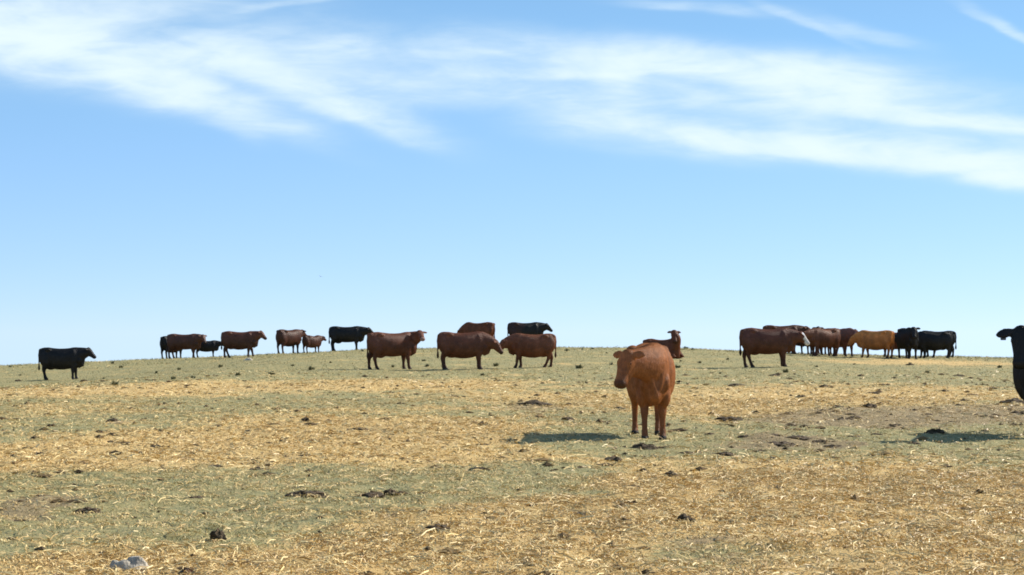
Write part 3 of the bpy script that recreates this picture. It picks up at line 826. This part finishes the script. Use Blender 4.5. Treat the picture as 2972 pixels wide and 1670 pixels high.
# ------------------------------------------------------------------ dung and clods
def mound(seed, n=30, rings=11, jag=.6, rough=.19):
    r = random.Random(seed)
    off = Vector((seed * 3.7, seed * 1.3, 0))
    V = []; Fc = []
    for k in range(rings):
        t = k / (rings - 1)
        for i in range(n):
            a = 2 * PI * i / n
            d = Vector((math.cos(a), math.sin(a), 0))
            rr = .5 * (1 + jag * noise.noise(d * 1.3 + off)) * math.cos(t * PI / 2 * .98)
            z = math.sin(t * PI / 2) * (1 + .5 * noise.noise(Vector((d.x * rr * 4, d.y * rr * 4, 5)) + off))
            p = Vector((d.x * rr, d.y * rr, z))
            p += Vector((noise.noise(p * 5 + off), noise.noise(p * 5 + off + Vector((9, 0, 0))), .6 * noise.noise(p * 5 + off + Vector((0, 9, 0))))) * rough * (1 if k else .4)
            if k == 0: p.z = -.25
            V.append(p)
    for k in range(rings - 1):
        for i in range(n):
            j = (i + 1) % n
            Fc.append((k * n + i, k * n + j, (k + 1) * n + j, (k + 1) * n + i))
    V.append(sum((V[(rings - 1) * n + i] for i in range(n)), Vector()) / n)
    for i in range(n):
        Fc.append(((rings - 1) * n + i, (rings - 1) * n + (i + 1) % n, len(V) - 1))
    return V, Fc
mound_meshes = []
for sd_i in range(8):
    V, Fc = mound(sd_i + 1)
    me = bpy.data.meshes.new('dung_pat')
    me.from_pydata([tuple(v) for v in V], [], Fc)
    me.materials.append(M_DUNG)
    me.polygons.foreach_set('use_smooth', [True] * len(me.polygons))
    mound_meshes.append(me)
red_mesh = mound_meshes[2].copy(); red_mesh.materials.clear(); red_mesh.materials.append(M_DUNG_RED)

PG = 'dark dung pats scattered over the pasture'
SMALL = 'small dark dung pat lying in the pasture'
def pat(px, py, w, h, label=SMALL, me=None, deep=1.0):
    """w, h: width and height in the picture, photograph pixels"""
    X, Y = at(px, py)
    s = Y / F
    o = bpy.data.objects.new('dung_pat', me or random.choice(mound_meshes))
    COL.objects.link(o)
    W_ = w * s
    H_ = min(max(h * s * .80, .03), W_ * .9)
    o.scale = (W_, W_ * random.uniform(.7, 1.0) * deep, H_)
    o.rotation_euler = (0, 0, random.uniform(-.5, .5) + random.choice((0, PI)))
    o.location = (X, Y, float(surf(X, Y)) - .015)
    tag(o, label, 'dung', PG)
    return o
for (px, py, w, h, lb) in BIG: pat(px, py, w, h, lb)
o = pat(545, 1664, 46, 26, 'reddish brown dung clod right of the pale rock', red_mesh)
for (px, py, w, h) in SMALLS: pat(px, py, w, h)

# ------------------------------------------------------------------ rocks
def rock(px, py, w, h, label, seed, rot=.0):
    X, Y = at(px, py)
    s = Y / F
    bmv = []
    V, Fc = mound(seed, 30, 13, .35, .07)
    o = mesh_obj('rock', V, Fc, M_ROCK)
    o.scale = (w * s, w * s * .62, h * s)
    o.rotation_euler = (0, 0, rot)
    o.location = (X, Y, float(surf(X, Y)) - .02)
    tag(o, label, 'rock')
rock(378, 1652, 126, 46, 'pale grey white rock in the straw at the lower left', 23)
rock(722, 1046, 26, 7, 'small white stone under the dark brown cow on the crest', 31)

# ------------------------------------------------------------------ weed tufts
def tuft(seed):
    r = np.random.default_rng(seed)
    V, Fc = [], []
    for i in range(46):
        a = r.uniform(0, 2 * PI); rad = r.uniform(0, .35) ; x, y = rad * math.cos(a), rad * math.sin(a)
        h = r.uniform(.35, 1.0); la = r.uniform(0, 2 * PI); ln = r.uniform(.1, .7); w = r.uniform(.03, .08); b = len(V)
        wx, wy = -math.sin(la) * w, math.cos(la) * w
        mx, my = x + math.cos(la) * ln * .4 * h, y + math.sin(la) * ln * .4 * h
        V += [(x - wx, y - wy, -.1), (x + wx, y + wy, -.1), (mx + wx, my + wy, h * .6), (mx - wx, my - wy, h * .6), (x + math.cos(la) * ln * h, y + math.sin(la) * ln * h, h)]
        Fc += [(b, b + 1, b + 2, b + 3), (b + 3, b + 2, b + 4)]
    return V, Fc
M_WEED = strand_mat('weed', [(0, (.09, .095, .04)), (.5, (.13, .135, .06)), (1, (.20, .19, .10))], .7)
tm = []
for i in range(4):
    V, Fc = tuft(i + 50)
    me = bpy.data.meshes.new('weed_tuft'); me.from_pydata(V, [], Fc); me.materials.append(M_WEED); tm.append(me)
TUFTS = [(328, 1056), (352, 1068), (302, 1100), (335, 1118), (455, 1084), (520, 1074), (640, 1066), (505, 1102), (560, 1098), (690, 1090), (776, 1031), (850, 1062), (790, 1088), (960, 1054), (905, 1074), (1052, 1020), (1140, 1066),
         (1230, 1048), (1440, 1062), (1400, 1090), (1645, 1020), (1690, 1015), (1720, 1014), (1760, 1026), (1775, 1060), (1990, 1012), (2010, 1016), (2030, 1054), (1975, 1050), (2112, 1044), (2185, 1052), (2470, 1040), (2478, 1058), (2640, 1058),
         (2900, 1068), (2690, 1082), (2370, 1066), (2090, 1086), (1680, 1070), (1240, 1064), (620, 1022), (1965, 1068), (2280, 1082), (60, 1090), (30, 1066)]
for (px, py) in TUFTS:
    X, Y = at(px, py)
    o = bpy.data.objects.new('weed_tuft', random.choice(tm)); COL.objects.link(o)
    k = random.uniform(.09, .19)
    o.scale = (k * random.uniform(1.2, 2.2), k * 1.5, k * random.uniform(.7, 1.0))
    o.rotation_euler = (0, 0, random.uniform(0, 6))
    o.location = (X, Y, float(surf(X, Y)))
    tag(o, 'low dark green weed tuft in the turf of the crest', 'weed', 'weed tufts dotted along the crest')

# ------------------------------------------------------------------ bird
def bird():
    B = Parts()
    B.loft([((x, 0, 0), (0, 1, 0), (0, 0, 1), r, r, r, 2) for x, r in ((-.22, .012), (-.12, .03), (0, .05), (.10, .045), (.15, .03), (.19, .03), (.23, .008))], 12)
    for sg in (-1, 1):
        B.loft([((.03, sg * .03, .02), (1, 0, 0), (0, 0, 1), .08, .012, .012, 2), ((.05, sg * .2, .08), (1, 0, 0), (0, 0, 1), .075, .008, .008, 2), ((.0, sg * .42, .06), (1, 0, 0), (0, 0, 1), .02, .004, .004, 2)], 10)
    o = mesh_obj('bird', B.v, B.f, M_BIRD)
    d = 320.0
    o.location = ((930 - 1486) / F * d, d, CAM_H + (HOR - 803) / F * d)
    o.rotation_euler = (math.radians(20), 0, math.radians(70))
    tag(o, 'tiny dark bird flying alone in the sky over the herd', 'bird')
bird()
